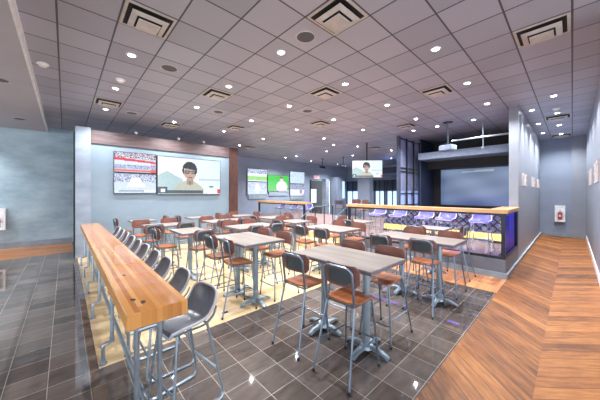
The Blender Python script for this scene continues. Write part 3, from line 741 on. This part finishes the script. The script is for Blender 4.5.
# ------------------------------------------------------------------ ceiling fittings
def cell(x, y): return (GX+GT*(math.floor((x-GX)/GT)+.5), GY+GT*(math.floor((y-GY)/GT)+.5))
def make_light():
    t = thing('downlight', 'x', 'ceiling light', (0, 0, CZ), 0, 'recessed ceiling downlights')
    obj('trim_ring', lt([(.05, -.002), (.053, -.012), (.074, -.011), (.08, -.001)], 20), M['white'], t)
    obj('lens', lt([(0, -.007), (.051, -.006)], 20), M['lamp'], t)
    return t
def lamp(x, y, e, size=140, col=(.97, .98, 1)):
    L = bpy.data.lights.new('downlight_lamp', 'SPOT'); L.energy = e; L.spot_size = math.radians(size); L.spot_blend = .8; L.shadow_soft_size = .025; L.color = col
    o = bpy.data.objects.new('downlight_lamp', L); C.objects.link(o); o.location = (x, y, CZ-.03); return o
ROW = [(.85, 'over the bar', (5.22, 7.13, 9.1)), (2.7, 'over the front and bar-side tables', (3.38, 5.26, 7.14, 9.14)), (4.52, 'over the middle tables', (1.55, 3.4, 5.3, 7.23, 9.19)),
       (6.43, 'over the platform-side tables', (1.56, 3.43, 5.3, 7.1, 9.3, 11.4)), (8.3, 'over the divider stools', (1.56, 3.44, 5.41, 7.39)), (9.8, 'over the platform', (2.2, 3.3, 4.15, 8.08)),
       (11.0, 'over the far platform', (7.5, 9.6, 12.2, 13.3)), (13.4, 'toward the lounge windows', (6.9, 9.5, 13.2)), (16.5, 'above the lounge', (8.5, 11.5, 13.2))]
lp = None; LE = 125
for x, nm, ysr in ROW:
    for i, y in enumerate(ysr):
        lab = 'round recessed ceiling downlight %s, %s from the chevron floor' % (nm, ORD[i])
        if lp is None: lp = make_light(); lp.location = (x, y, CZ); lp['label'] = lab
        else: dup(lp, (x, y, CZ), 0, lab)
        lamp(x, y, LE*(1 if x < 7 else .8 if x < 10 else 1.5))
for i, x in enumerate((8.83, 10.81, 12.74, 14.7)):
    dup(lp, (x, .62 if i == 9 else .31, CZ), 0, 'round recessed downlight in the corridor ceiling, %s from its open end' % ORD[i], 'corridor downlights'); lamp(x, .31, LE*.8)
for i, x in enumerate((9.9, 12.0, 14.0)):
    dup(lp, (x, .8, CZ), 0, 'round wall-washing downlight close to the corridor partition, %s from its open end' % ORD[i], 'corridor downlights'); lamp(x, .8, LE*.9, 70)
# diffusers
def make_vent():
    t = thing('air_diffuser', 'x', 'air vent', (0, 0, CZ), 0, 'square ceiling air diffusers')
    def ring(o, i, zo, zi, th=.006):
        b = bmesh.new(); R = []
        for s, z in ((o, zo), (i, zi), (i, zi+th), (o, zo+th)): R.append([b.verts.new((sx*s, sy*s, z)) for sx, sy in ((-1, -1), (1, -1), (1, 1), (-1, 1))])
        for a, c in zip(R, R[1:]+R[:1]):
            for k in range(4): b.faces.new((a[k], a[(k+1) % 4], c[(k+1) % 4], c[k]))
        return b
    obj('throat_shade', bbox(-.265, .265, -.265, .265, -.006, -.001), M['dark'], t, False)  # flat dark plate painted as the shade inside the opening
    obj('outer_frame', ring(.295, .262, -.010, -.014), M['vent'], t, False)
    obj('louvre_ring', ring(.215, .15, -.05, -.07), M['vent'], t, False)
    obj('centre_plate', bbox(-.13, .13, -.13, .13, -.1, -.085, .004, 1), M['vent'], t, False)
    return t
VP = [(.85, 3.86, 'over the bar, first from the chevron floor'), (.85, 8.3, 'over the bar beside the screen wall'), (2.7, 2.15, 'above the front table'), (2.7, 5.8, 'above the small square table'), (2.7, 9.5, 'beside the glasses-man screen'),
      (4.57, 4.0, 'above the table amid the pale planks'), (6.43, 2.2, 'above the little divider table'), (5.19, .31, 'over the chevron floor'), (4.57, 8.5, 'above the table by the rust column'), (6.43, 5.9, 'before the platform steps'),
      (8.8, 4.0, 'over the divider stools'), (11.28, .31, 'in the corridor, first of two'), (14.8, .31, 'in the corridor, by the end wall'), (7.27, 11.3, 'beyond the rust column'), (11.7, 6.9, 'behind the hanging screen')]
vp = None
for x, y, nm in VP:
    cx, cy = cell(x, y)
    if vp is None: vp = make_vent(); vp.location = (cx, cy, CZ); vp['label'] = 'square air diffuser in the ceiling '+nm
    else: dup(vp, (cx, cy, CZ), 0, 'square air diffuser in the ceiling '+nm)
sp = None
for x, y, nm in ((2.71, 2.79, 'above the front table'), (1.47, 5.27, 'between bar and small square table'), (5.19, 5.27, 'above the steps-facing table'), (3.33, 7.13, 'above the third row crosswise table'), (1.47, 8.99, 'close to the stacked screens')):
    cx, cy = cell(x, y); lab = 'round grey ceiling speaker '+nm
    if sp is None:
        sp = thing('ceiling_speaker', lab, 'speaker', (cx, cy, CZ), 0, 'round ceiling speakers')
        obj('rim', lt([(.135, -.001), (.137, -.012), (.15, -.012), (.155, -.001)], 24), M['vent'], sp); obj('grille', lt([(0, -.012), (.08, -.011), (.136, -.005)], 24), M['fabric'], sp)
    else: dup(sp, (cx, cy, CZ), 0, lab)
sk = None
for x, y, nm in ((-.3, 6.68, 'beside the white soffit edge'), (.86, 6.5, 'over the bar'), (10.2, .31, 'in the corridor')):
    lab = 'white smoke detector on the ceiling '+nm
    if sk is None:
        sk = thing('smoke_detector', lab, 'smoke detector', (x, y, CZ), 0, 'white smoke detectors'); obj('housing', lt([(0, -.06), (.05, -.058), (.06, -.03), (.085, -.026), (.085, -.001), (0, -.001)], 20), M['white'], sk)
    else: dup(sk, (x, y, CZ), 0, lab)
for i, x in enumerate((1.75, 3.1, 4.05)):
    t = thing('wall_top_spotlight', 'tiny spotlight on top of the screen wall, %s from the pale column' % ORD[i], 'spotlight', (x, 10.0, 3.82))
    obj('stem', tb([(0, 0, 0), (0, 0, .1)], .012), M['pipe'], t); obj('head', tb([(0, .04, .12), (0, -.08, .09)], .035, 12), M['white'], t)

t = thing('floor_outlet', 'small dark outlet plate set in the pale planks beside the dark tile edge', 'floor outlet', (1.86, 3.74, .004))
obj('plate', bbox(-.06, .06, -.045, .045, 0, .004, .001, 1), M['vent'], t, False); obj('lid', bbox(-.045, .045, -.03, .03, .0041, .006), M['dark'], t, False)
zs = CZ-.17
for x, y, nm in ((-.95, 7.66, 'nearer the camera'), (-1.0, 11.3, 'nearer the entry wall')): dup(sp, (x, y, zs), 0, 'round grey disc in the lower soffit beside its white edge, '+nm, 'soffit discs')  # faint soffit downlights, drawn as unlit discs in the speaker shape
for i, (x, y) in enumerate(((-2.6, 12.3), (-4.9, 12.3), (-7.2, 12.3))):
    t = dup(lp, (x, y, zs), 0, 'round recessed downlight in the lower soffit washing the entry wall, %s from the white edge' % ORD[i], 'soffit downlights')
    lamp(x, y, LE*1.3, 120).location.z = zs-.03
# ------------------------------------------------------------------ light
def area(name, loc, sx, sy, e, col, rot=(0, 0, 0)):
    L = bpy.data.lights.new(name, 'AREA'); L.shape = 'RECTANGLE'; L.size = sx; L.size_y = sy; L.energy = e; L.color = col
    o = bpy.data.objects.new(name, L); C.objects.link(o); o.location = loc; o.rotation_euler = rot
area('violet_lamp', (7.34, 3.2, 1.41), .08, 3.7, 13, (.34, .22, 1), (0, math.radians(-35), 0))
area('violet_lamp', (8.2, 1.16, 1.41), 1.4, .08, 3.5, (.48, .4, 1))
W = bpy.data.worlds.new('World'); bpy.context.scene.world = W; W.use_nodes = True
bg = W.node_tree.nodes['Background']; bg.inputs[0].default_value = (.86, .92, 1.0, 1); bg.inputs[1].default_value = 2.0

# ------------------------------------------------------------------ camera
cd = bpy.data.cameras.new('Camera'); cam = bpy.data.objects.new('Camera', cd); C.objects.link(cam)
cam.location = (0, 0, 1.9); cam.rotation_euler = (PI/2, 0, -math.radians(42.9))
cd.sensor_fit = 'HORIZONTAL'; cd.sensor_width = 36; cd.lens = 36*253/600; cd.shift_y = -7/600; cd.clip_start = .05; cd.clip_end = 200
sc = bpy.context.scene; sc.camera = cam
sc.view_settings.view_transform = 'Standard'; sc.view_settings.look = 'None'; sc.view_settings.gamma = 1; sc.view_settings.use_curve_mapping = False; sc.view_settings.exposure = 1.47
sc.cycles.max_bounces = 10; sc.cycles.diffuse_bounces = 7; sc.cycles.transparent_max_bounces = 12; sc.cycles.use_denoising = True; sc.cycles.sample_clamp_indirect = 8; sc.cycles.caustics_reflective = False
